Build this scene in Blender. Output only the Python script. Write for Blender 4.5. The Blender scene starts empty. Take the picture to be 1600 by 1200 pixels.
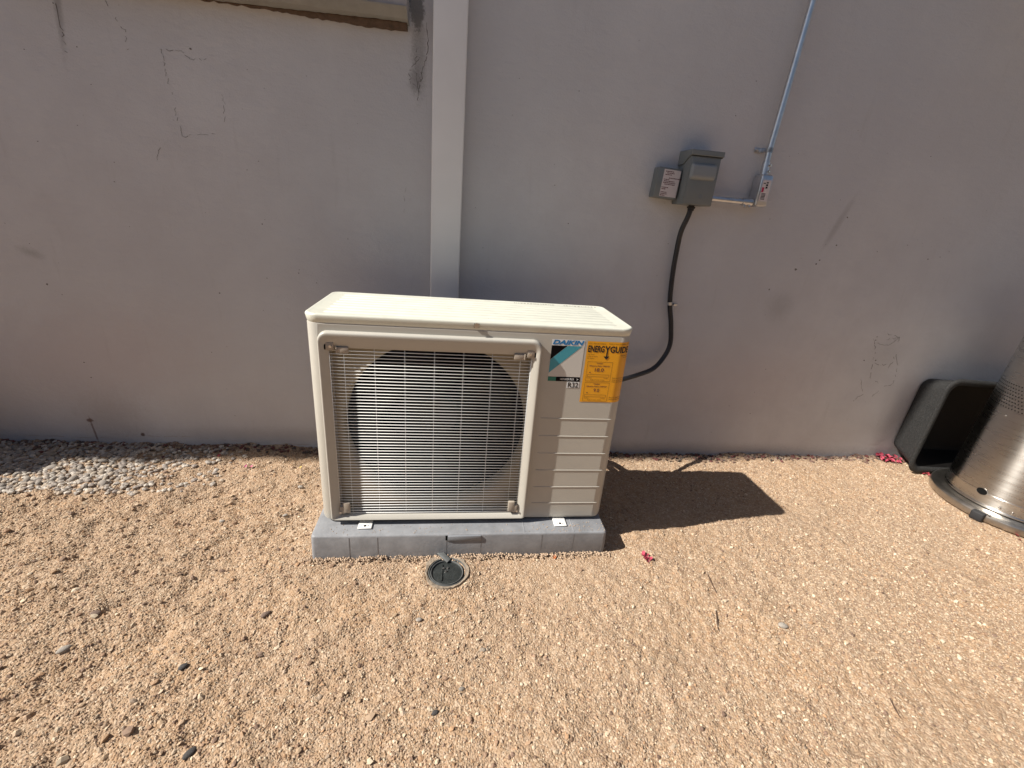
import bpy, bmesh, math, random
import numpy as np
from mathutils import Vector, Matrix, Euler
random.seed(7); rng = np.random.default_rng(7)
S = bpy.context.scene
COL = S.collection
PI = math.pi

# ------------------------------------------------------------------ camera
yaw, pitch, roll = -0.1307, 0.3675, 0.0836
cy_, sy_, cp_, sp_ = math.cos(yaw), math.sin(yaw), math.cos(pitch), math.sin(pitch)
fw = Vector((-sy_*cp_, cy_*cp_, -sp_)); rt = Vector((cy_, sy_, 0)); up = rt.cross(fw)
r2 = rt*math.cos(roll)+up*math.sin(roll); u2 = up*math.cos(roll)-rt*math.sin(roll)
cam = bpy.data.cameras.new('camera'); co = bpy.data.objects.new('camera', cam); COL.objects.link(co)
m = Matrix((r2, u2, -fw)).transposed().to_4x4(); m.translation = (-0.0184, -1.7228, 0.9846)
co.matrix_world = m
cam.sensor_width = 36; cam.lens = 36*695.63/1600; cam.clip_start = .02; cam.clip_end = 300
S.camera = co

# ------------------------------------------------------------------ light
SUN = Vector((-1.108, -.189, 1)).normalized()
elev = math.asin(SUN.z); azim = math.atan2(SUN.x, SUN.y)
w = bpy.data.worlds.new("World"); S.world = w; w.use_nodes = True
nt = w.node_tree; bg = nt.nodes['Background']
sky = nt.nodes.new('ShaderNodeTexSky'); sky.sky_type = 'NISHITA'; sky.sun_disc = False
sky.sun_elevation = elev; sky.sun_rotation = azim % (2*PI); sky.air_density = 1; sky.dust_density = 1
nt.links.new(sky.outputs[0], bg.inputs[0]); bg.inputs[1].default_value = .05
sl = bpy.data.lights.new('sun', 'SUN'); sl.energy = 5.0; sl.angle = math.radians(.5); sl.color = (1, .945, .86)
so = bpy.data.objects.new('sun', sl); COL.objects.link(so); so.rotation_euler = SUN.to_track_quat('Z', 'Y').to_euler()
S.view_settings.view_transform = 'Standard'; S.view_settings.look = 'None'
S.view_settings.gamma = 1; S.view_settings.use_curve_mapping = False
S.view_settings.exposure = 0.61

# ------------------------------------------------------------------ materials
def mat(name, col, rough=.6, metal=0., var=0., vscale=20., bump=0., bscale=200., spec=.5, col2=None, detail=4, stretch=None, aniso=0.):
    M = bpy.data.materials.new(name); M.use_nodes = True; t = M.node_tree; b = t.nodes['Principled BSDF']
    b.inputs['Base Color'].default_value = (*col, 1); b.inputs['Roughness'].default_value = rough
    b.inputs['Metallic'].default_value = metal; b.inputs['Specular IOR Level'].default_value = spec
    if aniso: b.inputs['Anisotropic'].default_value = aniso
    tc = t.nodes.new('ShaderNodeTexCoord'); src = tc.outputs['Object']
    if stretch:
        mp = t.nodes.new('ShaderNodeMapping'); mp.inputs['Scale'].default_value = stretch
        t.links.new(src, mp.inputs[0]); src = mp.outputs[0]
    if var or col2:
        n = t.nodes.new('ShaderNodeTexNoise'); n.inputs['Scale'].default_value = vscale; n.inputs['Detail'].default_value = detail
        n.inputs['Roughness'].default_value = .65
        t.links.new(src, n.inputs[0])
        r = t.nodes.new('ShaderNodeValToRGB'); t.links.new(n.outputs[0], r.inputs[0])
        c2 = col2 or tuple(min(1, c*(1+var)) for c in col); c1 = col if col2 else tuple(c*(1-var) for c in col)
        r.color_ramp.elements[0].position = .3; r.color_ramp.elements[1].position = .7
        r.color_ramp.elements[0].color = (*c1, 1); r.color_ramp.elements[1].color = (*c2, 1)
        t.links.new(r.outputs[0], b.inputs['Base Color'])
        mr = t.nodes.new('ShaderNodeMapRange'); mr.inputs['To Min'].default_value = rough*.85; mr.inputs['To Max'].default_value = min(1, rough*1.15)
        t.links.new(n.outputs[0], mr.inputs[0]); t.links.new(mr.outputs[0], b.inputs['Roughness'])
    if bump:
        n = t.nodes.new('ShaderNodeTexNoise'); n.inputs['Scale'].default_value = bscale; n.inputs['Detail'].default_value = 3
        t.links.new(src, n.inputs[0]); bp = t.nodes.new('ShaderNodeBump'); bp.inputs['Distance'].default_value = bump; bp.inputs['Strength'].default_value = 1
        t.links.new(n.outputs[0], bp.inputs['Height']); t.links.new(bp.outputs[0], b.inputs['Normal'])
    return M

class NB:
    """small helper for node maths"""
    def __init__(s, t): s.t = t
    def m(s, op, a, b=None, c=None, clamp=False):
        n = s.t.nodes.new('ShaderNodeMath'); n.operation = op; n.use_clamp = clamp
        for i, v in enumerate((a, b, c)):
            if v is None: continue
            if isinstance(v, (int, float)): n.inputs[i].default_value = v
            else: s.t.links.new(v, n.inputs[i])
        return n.outputs[0]
    def mix(s, f, a, b, mode='MIX'):
        n = s.t.nodes.new('ShaderNodeMix'); n.data_type = 'RGBA'; n.blend_type = mode
        for i, v in ((0, f), (6, a), (7, b)):
            if isinstance(v, (int, float)): n.inputs[i].default_value = v
            elif isinstance(v, tuple): n.inputs[i].default_value = (*v, 1)
            else: s.t.links.new(v, n.inputs[i])
        return n.outputs[2]
    def noise(s, vec, scale, detail=4, rough=.6):
        n = s.t.nodes.new('ShaderNodeTexNoise'); n.inputs['Scale'].default_value = scale
        n.inputs['Detail'].default_value = detail; n.inputs['Roughness'].default_value = rough
        s.t.links.new(vec, n.inputs[0]); return n.outputs[0]
    def step(s, v, a, b):
        n = s.t.nodes.new('ShaderNodeMapRange'); n.interpolation_type = 'SMOOTHSTEP'
        n.inputs['From Min'].default_value = a; n.inputs['From Max'].default_value = b
        s.t.links.new(v, n.inputs[0]); return n.outputs[0]
    def mapping(s, vec, scale, loc=(0, 0, 0)):
        n = s.t.nodes.new('ShaderNodeMapping'); n.inputs['Scale'].default_value = scale; n.inputs['Location'].default_value = loc
        s.t.links.new(vec, n.inputs[0]); return n.outputs[0]

def wall_material():
    M = bpy.data.materials.new('painted_stucco'); M.use_nodes = True; t = M.node_tree; b = t.nodes['Principled BSDF']; q = NB(t)
    tc = t.nodes.new('ShaderNodeTexCoord'); P = tc.outputs['Object']
    sx = t.nodes.new('ShaderNodeSeparateXYZ'); t.links.new(P, sx.inputs[0]); X, Z = sx.outputs[0], sx.outputs[2]
    big = q.step(q.noise(P, 1.1, 3, .5), .3, .7); mid = q.step(q.noise(P, 7, 5, .65), .3, .75)
    c = q.mix(big, (.545, .540, .556), (.625, .615, .622))
    c = q.mix(q.m('MULTIPLY', mid, .55), c, (.53, .515, .525))
    streaky = q.step(q.noise(q.mapping(P, (9, 1, 1.1)), 3, 5, .7), .56, .8)
    c = q.mix(q.m('MULTIPLY', streaky, .30), c, (.42, .40, .385))
    spk = q.step(q.noise(P, 95, 2, .5), .735, .80)
    c = q.mix(q.m('MULTIPLY', spk, .45), c, (.17, .15, .14))
    wob = q.m('ADD', q.m('MULTIPLY', q.m('SUBTRACT', q.noise(P, 22, 4, .7), .5), .9), q.m('MULTIPLY', q.m('SUBTRACT', q.noise(P, 110, 4, .7), .5), 1.3))
    def blob(x, z, rx, rz, rot=0., soft=.5, amt=1., col=(.12, .11, .11)):
        nonlocal c
        dx = q.m('SUBTRACT', X, x); dz = q.m('SUBTRACT', Z, z); cr, sr = math.cos(rot), math.sin(rot)
        a = q.m('ADD', q.m('MULTIPLY', dx, cr/rx), q.m('MULTIPLY', dz, sr/rx))
        e = q.m('ADD', q.m('MULTIPLY', dx, -sr/rz), q.m('MULTIPLY', dz, cr/rz))
        d = q.m('ADD', q.m('SQRT', q.m('ADD', q.m('MULTIPLY', a, a), q.m('MULTIPLY', e, e))), wob)
        k = q.m('SUBTRACT', 1., q.step(d, 1-soft, 1+soft))
        c = q.mix(q.m('MULTIPLY', k, amt), c, col)
    blob(-.184, 1.55, .022, .058, 0, .25, .8, (.13, .13, .13))      # grey mortar beside the sill
    blob(-.178, 1.42, .020, .10, 0, .6, .5, (.20, .19, .18))
    blob(-.190, 1.36, .018, .035, 0, .6, .35, (.16, .15, .15))
    blob(1.445, 1.04, .012, .085, -.33, .7, .35, (.24, .22, .22))
    blob(1.30, .70, .045, .05, 0, .9, .25, (.22, .21, .19))
    blob(-1.47, .73, .03, .012, -.3, .9, .35, (.22, .22, .20))
    blob(-1.438, .100, .011, .007, 0, .4, .85, (.10, .045, .03))
    blob(-1.433, .055, .004, .05, .08, .5, .7, (.13, .06, .04))
    blob(-1.26, .041, .008, .008, 0, .4, .9, (.09, .05, .035))
    blob(-1.20, 1.47, .010, .12, -.12, .7, .45, (.16, .15, .15))
    blob(-1.36, .12, .10, .10, 0, .9, .28, (.22, .16, .13))
    blob(-.87, 1.24, .06, .10, .05, .8, .25, (.66, .66, .67)); blob(.75, 1.25, .10, .06, 0, .9, .2, (.40, .40, .44)); blob(1.87, .49, .07, .10, 0, .8, .22, (.40, .385, .37)); blob(1.70, 1.1, .25, .12, .5, .9, .2, (.68, .66, .64)); blob(-1.4, .35, .35, .16, .2, .9, .38, (.54, .45, .44)); blob(1.2, .35, .35, .16, .2, .9, .35, (.58, .49, .47))  # tone patches; bluish disconnect-box shadow and pinkish ground bounce are painted in
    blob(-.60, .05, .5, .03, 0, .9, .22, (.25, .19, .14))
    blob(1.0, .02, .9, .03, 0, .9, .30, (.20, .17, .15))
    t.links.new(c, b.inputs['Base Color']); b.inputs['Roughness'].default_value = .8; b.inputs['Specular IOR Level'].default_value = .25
    h = q.m('ADD', q.m('MULTIPLY', q.noise(P, 190, 4, .6), .0011), q.m('MULTIPLY', q.noise(q.mapping(P, (1, 1, 1.8)), 24, 5, .65), .0034))
    h = q.m('ADD', h, q.m('MULTIPLY', q.noise(q.mapping(P, (1, 1, .55)), 5, 3, .5), .006))
    h = q.m('SUBTRACT', h, q.m('MULTIPLY', spk, .0012))
    bp = t.nodes.new('ShaderNodeBump'); bp.inputs['Distance'].default_value = 1; bp.inputs['Strength'].default_value = .8
    t.links.new(h, bp.inputs['Height']); t.links.new(bp.outputs[0], b.inputs['Normal'])
    return M

def ground_material():
    M = bpy.data.materials.new('decomposed_granite_soil'); M.use_nodes = True; t = M.node_tree; b = t.nodes['Principled BSDF']; q = NB(t)
    tc = t.nodes.new('ShaderNodeTexCoord'); P = tc.outputs['Object']
    clay = q.step(q.noise(q.mapping(P, (1, 1.6, 1), (3, 1, 0)), 2.3, 4, .6), .42, .68)
    fine = q.noise(P, 60, 5, .7)
    c = q.mix(clay, (.355, .242, .156), (.40, .255, .148))
    c = q.mix(q.step(fine, .3, .75), c, (.43, .315, .216))
    dark = q.step(q.noise(P, 9, 5, .7), .55, .8)
    c = q.mix(q.m('MULTIPLY', dark, .35), c, (.255, .160, .108))
    v = t.nodes.new('ShaderNodeTexVoronoi'); v.inputs['Scale'].default_value = 210; t.links.new(P, v.inputs['Vector'])
    sep = t.nodes.new('ShaderNodeSeparateColor'); t.links.new(v.outputs['Color'], sep.inputs[0])
    c = q.mix(q.m('MULTIPLY', q.step(sep.outputs[0], .6, 1), .5), c, (.62, .50, .38))
    c = q.mix(q.m('MULTIPLY', q.step(sep.outputs[1], .75, 1), .45), c, (.24, .15, .11))
    t.links.new(c, b.inputs['Base Color']); b.inputs['Roughness'].default_value = .95; b.inputs['Specular IOR Level'].default_value = .12
    h = q.m('ADD', q.m('MULTIPLY', v.outputs['Distance'], -.0028), q.m('MULTIPLY', q.noise(P, 420, 3, .6), .0012))
    bp = t.nodes.new('ShaderNodeBump'); bp.inputs['Distance'].default_value = 1; bp.inputs['Strength'].default_value = .9
    t.links.new(h, bp.inputs['Height']); t.links.new(bp.outputs[0], b.inputs['Normal'])
    return M

def attr_material(name, rough=.9, bump=.0006):
    M = bpy.data.materials.new(name); M.use_nodes = True; t = M.node_tree; b = t.nodes['Principled BSDF']
    a = t.nodes.new('ShaderNodeAttribute'); a.attribute_name = 'Col'; t.links.new(a.outputs[0], b.inputs['Base Color'])
    b.inputs['Roughness'].default_value = rough; b.inputs['Specular IOR Level'].default_value = .2
    return M

MT = dict(
  wall=wall_material(), ground=ground_material(), grain=attr_material('loose_grit'),
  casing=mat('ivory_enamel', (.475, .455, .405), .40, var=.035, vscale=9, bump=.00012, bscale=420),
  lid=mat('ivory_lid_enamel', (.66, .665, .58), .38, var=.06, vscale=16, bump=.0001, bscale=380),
  wire=mat('ivory_wire_coating', (.83, .84, .83), .35),
  tab=mat('ivory_plastic_tab', (.40, .35, .29), .45, var=.06, vscale=60),
  bulk=mat('ivory_shroud', (.33, .285, .20), .5, var=.06, vscale=14),
  black=mat('black_interior', (.008, .009, .011), .8, spec=.1),
  fan=mat('dark_fan_plastic', (.016, .018, .021), .6, spec=.2),
  pad=mat('grey_recycled_plastic', (.245, .252, .268), .55, var=.2, vscale=16, bump=.0005, bscale=90, detail=7),
  padnotch=mat('grey_pad_plastic_clean', (.24, .255, .28), .45, var=.05),
  foot=mat('white_steel_foot', (.82, .82, .80), .35),
  hole=mat('dark_hole', (.01, .01, .01), .9, spec=0),
  screw=mat('zinc_screw', (.62, .60, .58), .28, 1.),
  cover=mat('grey_white_duct_plastic', (.76, .76, .775), .5, var=.03, vscale=5, bump=.0002, bscale=60),
  galv=mat('galvanised_steel', (.60, .615, .64), .33, .9, var=.12, vscale=25, bump=.0002, bscale=140),
  boxh=mat('grey_enamel_handle', (.24, .26, .275), .35), boxg=mat('grey_enamel_box', (.170, .186, .190), .42, var=.05, vscale=12, bump=.00015, bscale=260),
  boxd=mat('grey_box_seam', (.03, .035, .035), .7),
  paper=mat('printed_label_paper', (.62, .56, .56), .6, var=.04, vscale=40),
  ink=mat('black_ink', (.012, .010, .010), .6),
  inkr=mat('dark_red_ink', (.11, .03, .04), .6), red=mat('red_ink', (.45, .02, .08), .6),
  cable=mat('black_flex_conduit', (.018, .019, .024), .38, bump=.0006, bscale=260, var=.2, vscale=60),
  yellow=mat('yellow_label', (.80, .365, .012), .35, var=.03, vscale=30),
  brown=mat('brown_label_ink', (.10, .045, .02), .6),
  silver=mat('silver_label_film', (.60, .585, .55), .3), white=mat('white_label_film', (.72, .74, .74), .35),
  blue=mat('blue_print', (.015, .19, .46), .35), cyan=mat('light_blue_print', (.05, .31, .40), .32), teal=mat('green_print', (.01, .17, .13), .4),
  inkgloss=mat('black_gloss_print', (.004, .003, .004), .6, spec=.1),
  sill=mat('painted_sill', (.36, .345, .35), .75, var=.14, vscale=14, bump=.0015, bscale=60),
  sillb=mat('sill_underside', (.27, .26, .24), .75, var=.12, vscale=18, bump=.0015, bscale=60),
  foam=mat('aged_brown_foam', (.095, .062, .045), .95, var=.35, vscale=60, bump=.004, bscale=120),
  crack=mat('crack_shadow_line', (.18, .165, .155), .95), caulk=mat('pale_caulk', (.42, .36, .30), .9),
  tub=mat('black_tub_rubber', (.006, .005, .0045), .6, spec=.25, var=.5, vscale=30, bump=.001, bscale=150),
  tubrim=mat('dusty_black_rubber', (.014, .014, .014), .6, spec=.3, col2=(.042, .042, .042), vscale=170, bump=.0018, bscale=110),
  steel=mat('brushed_stainless', (.56, .545, .52), .28, 1., var=.07, vscale=14, stretch=(.5, .5, 6), aniso=.85),
  steelb=mat('stainless_base', (.52, .49, .45), .33, 1., var=.15, vscale=20, bump=.0002, bscale=60),
  rubber=mat('black_rubber', (.02, .02, .022), .7, bump=.001, bscale=200),
  drain=mat('dark_green_grey_plastic', (.024, .028, .028), .5, var=.35, vscale=60, bump=.0008, bscale=150),
  drainr=mat('grey_pipe_rim', (.10, .105, .105), .55, var=.3, vscale=60),
  crust=mat('grey_mortar_crust', (.28, .225, .17), .95, var=.25, vscale=50, bump=.003, bscale=160),
  eave=mat('eave_paint', (.50, .47, .43), .8, var=.04),
  insul=mat('black_pipe_insulation', (.03, .03, .03), .8),
  petal=mat('pink_petal', (.40, .060, .095), .6, var=.45, vscale=60), petal2=mat('red_petal', (.30, .035, .045), .6, var=.3, vscale=60),
  petal3=mat('magenta_petal', (.50, .10, .22), .6, var=.2, vscale=60),
  leafo=mat('orange_leaf', (.50, .15, .05), .7, var=.2, vscale=60), leafy=mat('yellow_leaf', (.60, .45, .15), .7, var=.2, vscale=60),
  twig=mat('dry_twig', (.10, .06, .04), .9, var=.3, vscale=80), debris=mat('dark_debris', (.10, .045, .03), .95, var=.4, vscale=60),
  rk1=mat('grey_river_stone', (.30, .265, .23), .85, var=.18, vscale=50, bump=.001, bscale=180),
  rk2=mat('tan_river_stone', (.36, .30, .24), .85, var=.18, vscale=50, bump=.001, bscale=180),
  rk3=mat('pale_river_stone', (.40, .36, .315), .85, var=.15, vscale=50, bump=.001, bscale=180),
  rkd=mat('dark_stone', (.075, .07, .068), .75, var=.3, vscale=60, bump=.001, bscale=180),
  rkb=mat('brown_stone', (.20, .14, .11), .85, var=.25, vscale=60, bump=.001, bscale=180),
)

t_ = MT['steel'].node_tree; tg = t_.nodes.new('ShaderNodeTangent'); tg.direction_type = 'RADIAL'; tg.axis = 'Z'; t_.nodes['Principled BSDF'].inputs['Anisotropic Rotation'].default_value = .25
t_.links.new(tg.outputs[0], t_.nodes['Principled BSDF'].inputs['Tangent'])
# ------------------------------------------------------------------ builders
def link(name, me, m=None, parent=None, smooth=None):
    o = bpy.data.objects.new(name, me); COL.objects.link(o)
    if m is not None and len(me.materials) == 0: me.materials.append(m)
    if parent is not None: o.parent = parent
    if smooth is not None and len(me.polygons):
        me.polygons.foreach_set('use_smooth', [True]*len(me.polygons)); me.set_sharp_from_angle(angle=math.radians(smooth))
    return o
def tag(o, label=None, cat=None, group=None, kind=None):
    if label: o['label'] = label
    if cat: o['category'] = cat
    if group: o['group'] = group
    if kind: o['kind'] = kind
    return o
def empty(name, loc, label, cat, rz=0, group=None):
    o = bpy.data.objects.new(name, None); COL.objects.link(o); o.location = loc; o.rotation_euler = (0, 0, rz); o.empty_display_size = .05
    return tag(o, label, cat, group)
def bm_mesh(bm, name='m'):
    bmesh.ops.recalc_face_normals(bm, faces=bm.faces)
    me = bpy.data.meshes.new(name); bm.to_mesh(me); bm.free(); return me
def box_bm(x0, x1, y0, y1, z0, z1, bev=0, seg=2, bm=None, mtx=None):
    b = bmesh.new(); r = bmesh.ops.create_cube(b, size=1)
    for v in b.verts: v.co = Vector(((x0+x1)/2+v.co.x*(x1-x0), (y0+y1)/2+v.co.y*(y1-y0), (z0+z1)/2+v.co.z*(z1-z0)))
    if bev: bmesh.ops.bevel(b, geom=list(b.edges), offset=bev, segments=seg, profile=.5, affect='EDGES', clamp_overlap=True)
    if mtx is not None: b.transform(mtx)
    if bm is None: return b
    me = bpy.data.meshes.new('t'); b.to_mesh(me); b.free(); bm.from_mesh(me); bpy.data.meshes.remove(me); return bm
def box(name, d, m, parent=None, bev=0, seg=2, mtx=None, smooth=40):
    return link(name, bm_mesh(box_bm(*d, bev=bev, seg=seg, mtx=mtx)), m, parent, smooth)
def tube_bm(pts, r, n=12, bm=None, cap=True):
    bm = bm or bmesh.new(); pts = [Vector(p) for p in pts]; rings = []
    rr = r if isinstance(r, (list, tuple)) else [r]*len(pts)
    prev = None
    for i, p in enumerate(pts):
        d = (pts[min(i+1, len(pts)-1)]-pts[max(i-1, 0)]).normalized()
        if prev is None:
            a = Vector((0, 0, 1)) if abs(d.z) < .9 else Vector((1, 0, 0)); u = d.cross(a).normalized()
        else: u = (prev-d*prev.dot(d)).normalized()
        prev = u; v = d.cross(u)
        rings.append([bm.verts.new(p+(u*math.cos(2*PI*k/n)+v*math.sin(2*PI*k/n))*rr[i]) for k in range(n)])
    for a, b in zip(rings, rings[1:]):
        for k in range(n): bm.faces.new((a[k], a[(k+1) % n], b[(k+1) % n], b[k]))
    if cap: bm.faces.new(rings[0][::-1]); bm.faces.new(rings[-1])
    return bm
def tube(name, pts, r, m, parent=None, n=12, smooth=50): return link(name, bm_mesh(tube_bm(pts, r, n)), m, parent, smooth)
def lathe(name, prof, m, parent=None, n=48, loc=(0, 0, 0), smooth=35, cap=True):
    bm = bmesh.new(); rings = []
    for r, z in prof: rings.append([bm.verts.new((loc[0]+r*math.cos(2*PI*k/n), loc[1]+r*math.sin(2*PI*k/n), loc[2]+z)) for k in range(n)])
    for a, b in zip(rings, rings[1:]):
        for k in range(n): bm.faces.new((a[k], a[(k+1) % n], b[(k+1) % n], b[k]))
    if cap:
        bm.faces.new(rings[0][::-1]); bm.faces.new(rings[-1])
    return link(name, bm_mesh(bm), m, parent, smooth)
def spline(pts, n=8):
    P = [Vector(p) for p in pts]; P = [P[0]*2-P[1]]+P+[P[-1]*2-P[-2]]; out = []
    for i in range(1, len(P)-2):
        for k in range(n):
            t = k/n; a, b, c, d = P[i-1], P[i], P[i+1], P[i+2]
            out.append(.5*((2*b)+(c-a)*t+(2*a-5*b+4*c-d)*t*t+(3*b-a-3*c+d)*t**3))
    out.append(P[-2]); return out
def rrect(x0, x1, y0, y1, r, k=6):
    """rounded rectangle, ccw from the lower left; r = 4 radii (ll, lr, ur, ul)"""
    if not isinstance(r, (list, tuple)): r = [r]*4
    out = []
    for (cx, cy, a0, rad) in ((x0, y0, PI, r[0]), (x1, y0, 1.5*PI, r[1]), (x1, y1, 0, r[2]), (x0, y1, .5*PI, r[3])):
        ox = cx+rad if cx == x0 else cx-rad; oy = cy+rad if cy == y0 else cy-rad
        for i in range(k+1):
            a = a0+.5*PI*i/k; out.append((ox+rad*math.cos(a), oy+rad*math.sin(a)))
    return out
def loft(rings, close=True, cap0=False, cap1=False, bm=None):
    bm = bm or bmesh.new(); R = [[bm.verts.new(p) for p in r] for r in rings]; n = len(R[0])
    for a, b in zip(R, R[1:]):
        for k in range(n if close else n-1):
            try: bm.faces.new((a[k], a[(k+1) % n], b[(k+1) % n], b[k]))
            except ValueError: pass
    if cap0: bm.faces.new(R[0][::-1])
    if cap1: bm.faces.new(R[-1])
    return bm
def raw_mesh(name, V, F, m, parent=None, smooth=None):
    me = bpy.data.meshes.new(name); me.from_pydata(V, [], F); me.update(); return link(name, me, m, parent, smooth)
def fast_tris(name, V, F, cols=None, smooth=False):
    me = bpy.data.meshes.new(name); nv, nf = len(V), len(F)
    k = F.shape[1]
    me.vertices.add(nv); me.vertices.foreach_set('co', V.astype(np.float32).ravel())
    me.loops.add(nf*k); me.loops.foreach_set('vertex_index', F.astype(np.int32).ravel())
    me.polygons.add(nf); me.polygons.foreach_set('loop_start', (np.arange(nf)*k).astype(np.int32))
    me.polygons.foreach_set('use_smooth', np.full(nf, smooth)); me.update(calc_edges=True)
    if cols is not None:
        a = me.color_attributes.new('Col', 'FLOAT_COLOR', 'POINT'); a.data.foreach_set('color', np.c_[cols, np.ones(nv)].astype(np.float32).ravel())
    return me
def text_mesh(body, size, bold=0., shear=0., align='LEFT', sx=1.):
    c = bpy.data.curves.new('t', 'FONT'); c.body = body; c.size = size; c.shear = shear; c.offset = bold; c.align_x = align
    c.resolution_u = 3
    o = bpy.data.objects.new('t', c); COL.objects.link(o); dg = bpy.context.evaluated_depsgraph_get(); dg.update()
    me = bpy.data.meshes.new_from_object(o.evaluated_get(dg)); bpy.data.objects.remove(o)
    if sx != 1:
        for v in me.vertices: v.co.x *= sx
    me.materials.clear(); return me
def fit_text(me, x0, x1, z0, z1):
    """scale to a box, text plane XY -> returned as list of (u,v)"""
    co = [v.co.copy() for v in me.vertices]; ax, bx = min(c.x for c in co), max(c.x for c in co); ay, by = min(c.y for c in co), max(c.y for c in co)
    for v in me.vertices: v.co = Vector((x0+(v.co.x-ax)/(bx-ax)*(x1-x0), z0+(v.co.y-ay)/(by-ay)*(z1-z0), 0))
    return me
def map_mesh(me, f):
    for v in me.vertices: v.co = Vector(f(v.co.x, v.co.y))
    me.update(); return me

# ------------------------------------------------------------------ noise for numpy
def vnoise(x, y, seed):
    r = np.random.default_rng(seed); T = r.random((256, 256))
    xi = np.floor(x).astype(int); yi = np.floor(y).astype(int); fx = x-xi; fy = y-yi
    fx = fx*fx*(3-2*fx); fy = fy*fy*(3-2*fy)
    a = T[xi & 255, yi & 255]; b = T[(xi+1) & 255, yi & 255]; c = T[xi & 255, (yi+1) & 255]; d = T[(xi+1) & 255, (yi+1) & 255]
    return (a*(1-fx)+b*fx)*(1-fy)+(c*(1-fx)+d*fx)*fy-.5
DR = (-.033, -.712)
def height(x, y, fine=True):
    x = np.asarray(x, float); y = np.asarray(y, float)
    h = .022*vnoise(x*1.6+9, y*1.6+5, 1)+.012*vnoise(x*5, y*5, 2)+.006*vnoise(x*14, y*14, 3)
    u = x*.80+y*.60; v = -x*.60+y*.80                                # raked furrows running up to the right
    left = np.clip((.35-x)/1.0, 0, 1)
    h += left*(.019*vnoise(u*3.0, v*13, 4)+.010*vnoise(u*9, v*32, 5)+.008*vnoise(x*26, y*26, 9))
    right = np.clip((x-.5)/.8, 0, 1)
    h += right*(.0035*vnoise((x+y*.2)*20, (y-x*.3)*5, 8))
    if fine: h += .0055*vnoise(x*42, y*42, 6)+.0040*vnoise(x*95, y*95, 7)
    # flatten near the wall, the pad and the heater
    k = np.clip((-y)/.10, 0, 1); h *= (.35+.65*k)
    h += np.exp(-np.clip(-y, 0, 1)/.028)*(.004+.022*vnoise(x*7, y*0+3, 11)+.014*vnoise(x*28, y*20, 12))
    px = np.clip(np.maximum(np.abs(x-.02)-.46, np.abs(y+.42)-.24)/.10, 0, 1); h = h*(.3+.7*px)
    hd = np.hypot(x-2.285, y+.40); h = h*(.2+.8*np.clip((hd-.28)/.15, 0, 1))
    dr = np.hypot(x-DR[0], y-DR[1]); k = np.clip((dr-.056)/.05, 0, 1); h = h*k
    h = np.where(dr < .054, -.03, h)
    d2 = np.exp(-((dr-.075)/.015)**2)*.004
    return h+d2-.003
# ================================================================== SETTING
xs = np.concatenate([[-40, -15, -8, -5, -3.5, -2.8], np.arange(-2.3, 2.95, .0043), [3.4, 4, 5, 8, 15, 40]])
ys = np.concatenate([[-60, -25, -10, -6, -4, -3, -2.2, -1.8], np.arange(-1.5, .012, .0043), [.1, .6, 3, 20]])
Xg, Yg = np.meshgrid(xs, ys); jx = rng.uniform(-.0012, .0012, Xg.shape); jy = rng.uniform(-.0012, .0012, Xg.shape)
inner = (Xg > -2.3) & (Xg < 2.9) & (Yg > -1.5) & (Yg < .01)
Xj = np.where(inner, Xg+jx, Xg); Yj = np.where(inner, Yg+jy, Yg)
Zg = np.where((Yg > .05), -.02, height(Xj, Yj)) + np.where(inner, rng.uniform(-.0009, .0009, Xg.shape), 0)
n0, n1 = Xg.shape; idx = np.arange(n0*n1).reshape(n0, n1)
F = np.stack([idx[:-1, :-1], idx[:-1, 1:], idx[1:, 1:], idx[1:, :-1]], -1).reshape(-1, 4)
ground = link('ground', fast_tris('ground', np.c_[Xj.ravel(), Yj.ravel(), Zg.ravel()], F, smooth=True), MT['ground'])
tag(ground, 'tan gravelly soil with raked furrows in front of the wall', kind='structure')

# loose grit, tens of thousands of grains
def grains(N, base, size, cols, seed, xmax=9):
    r = np.random.default_rng(seed); V0, F0 = base; nv = len(V0)
    x = r.uniform(-2.1, 2.85, N); y = -1.48*r.random(N)**.85
    keep = ~((np.abs(x-.02) < .437) & (y > -.640) & (y < -.20)) & (np.hypot(x-DR[0], y-DR[1]) > .058) & (np.hypot(x-2.285, y+.4) > .262)
    keep &= x < xmax+r.normal(0, .25, N)
    dens = vnoise(x*3.1, y*4.4, 21)+.6*vnoise(x*9, y*9, 22)+.5
    keep &= dens+r.uniform(-.3, .3, N) > .16
    keep &= (np.abs(x) < 1.25-y*0+(1.48+y)*1.2)
    x, y = x[keep], y[keep]; n = len(x)
    s = size*np.exp(r.normal(0, .30, n)); s = np.minimum(s, size*2.6)
    ang = r.uniform(0, 2*PI, n); P = V0[None]*(1+r.uniform(-.28, .28, (n, nv, 1)))
    P = P*np.stack([s*r.uniform(.8, 1.4, n), s*r.uniform(.7, 1.1, n), s*r.uniform(.45, .9, n)], -1)[:, None]
    ca, sa = np.cos(ang)[:, None], np.sin(ang)[:, None]; tl = r.uniform(-.5, .5, n)[:, None]
    X = P[..., 0]*ca-P[..., 1]*sa; Yv = P[..., 0]*sa+P[..., 1]*ca; Z = P[..., 2]+X*tl
    h = height(x, y)
    V = np.stack([X+x[:, None], Yv+y[:, None], Z+(h+s*.18)[:, None]], -1).reshape(-1, 3)
    Fc = (F0[None]+(np.arange(n)*nv)[:, None, None]).reshape(-1, 3)
    pal = np.array(cols); ci = r.integers(0, len(pal), n); C = pal[ci]*(1+r.uniform(-.24, .18, (n, 1)))*np.array([.97, .94, .90])
    return V, Fc, np.repeat(C, nv, 0)
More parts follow.
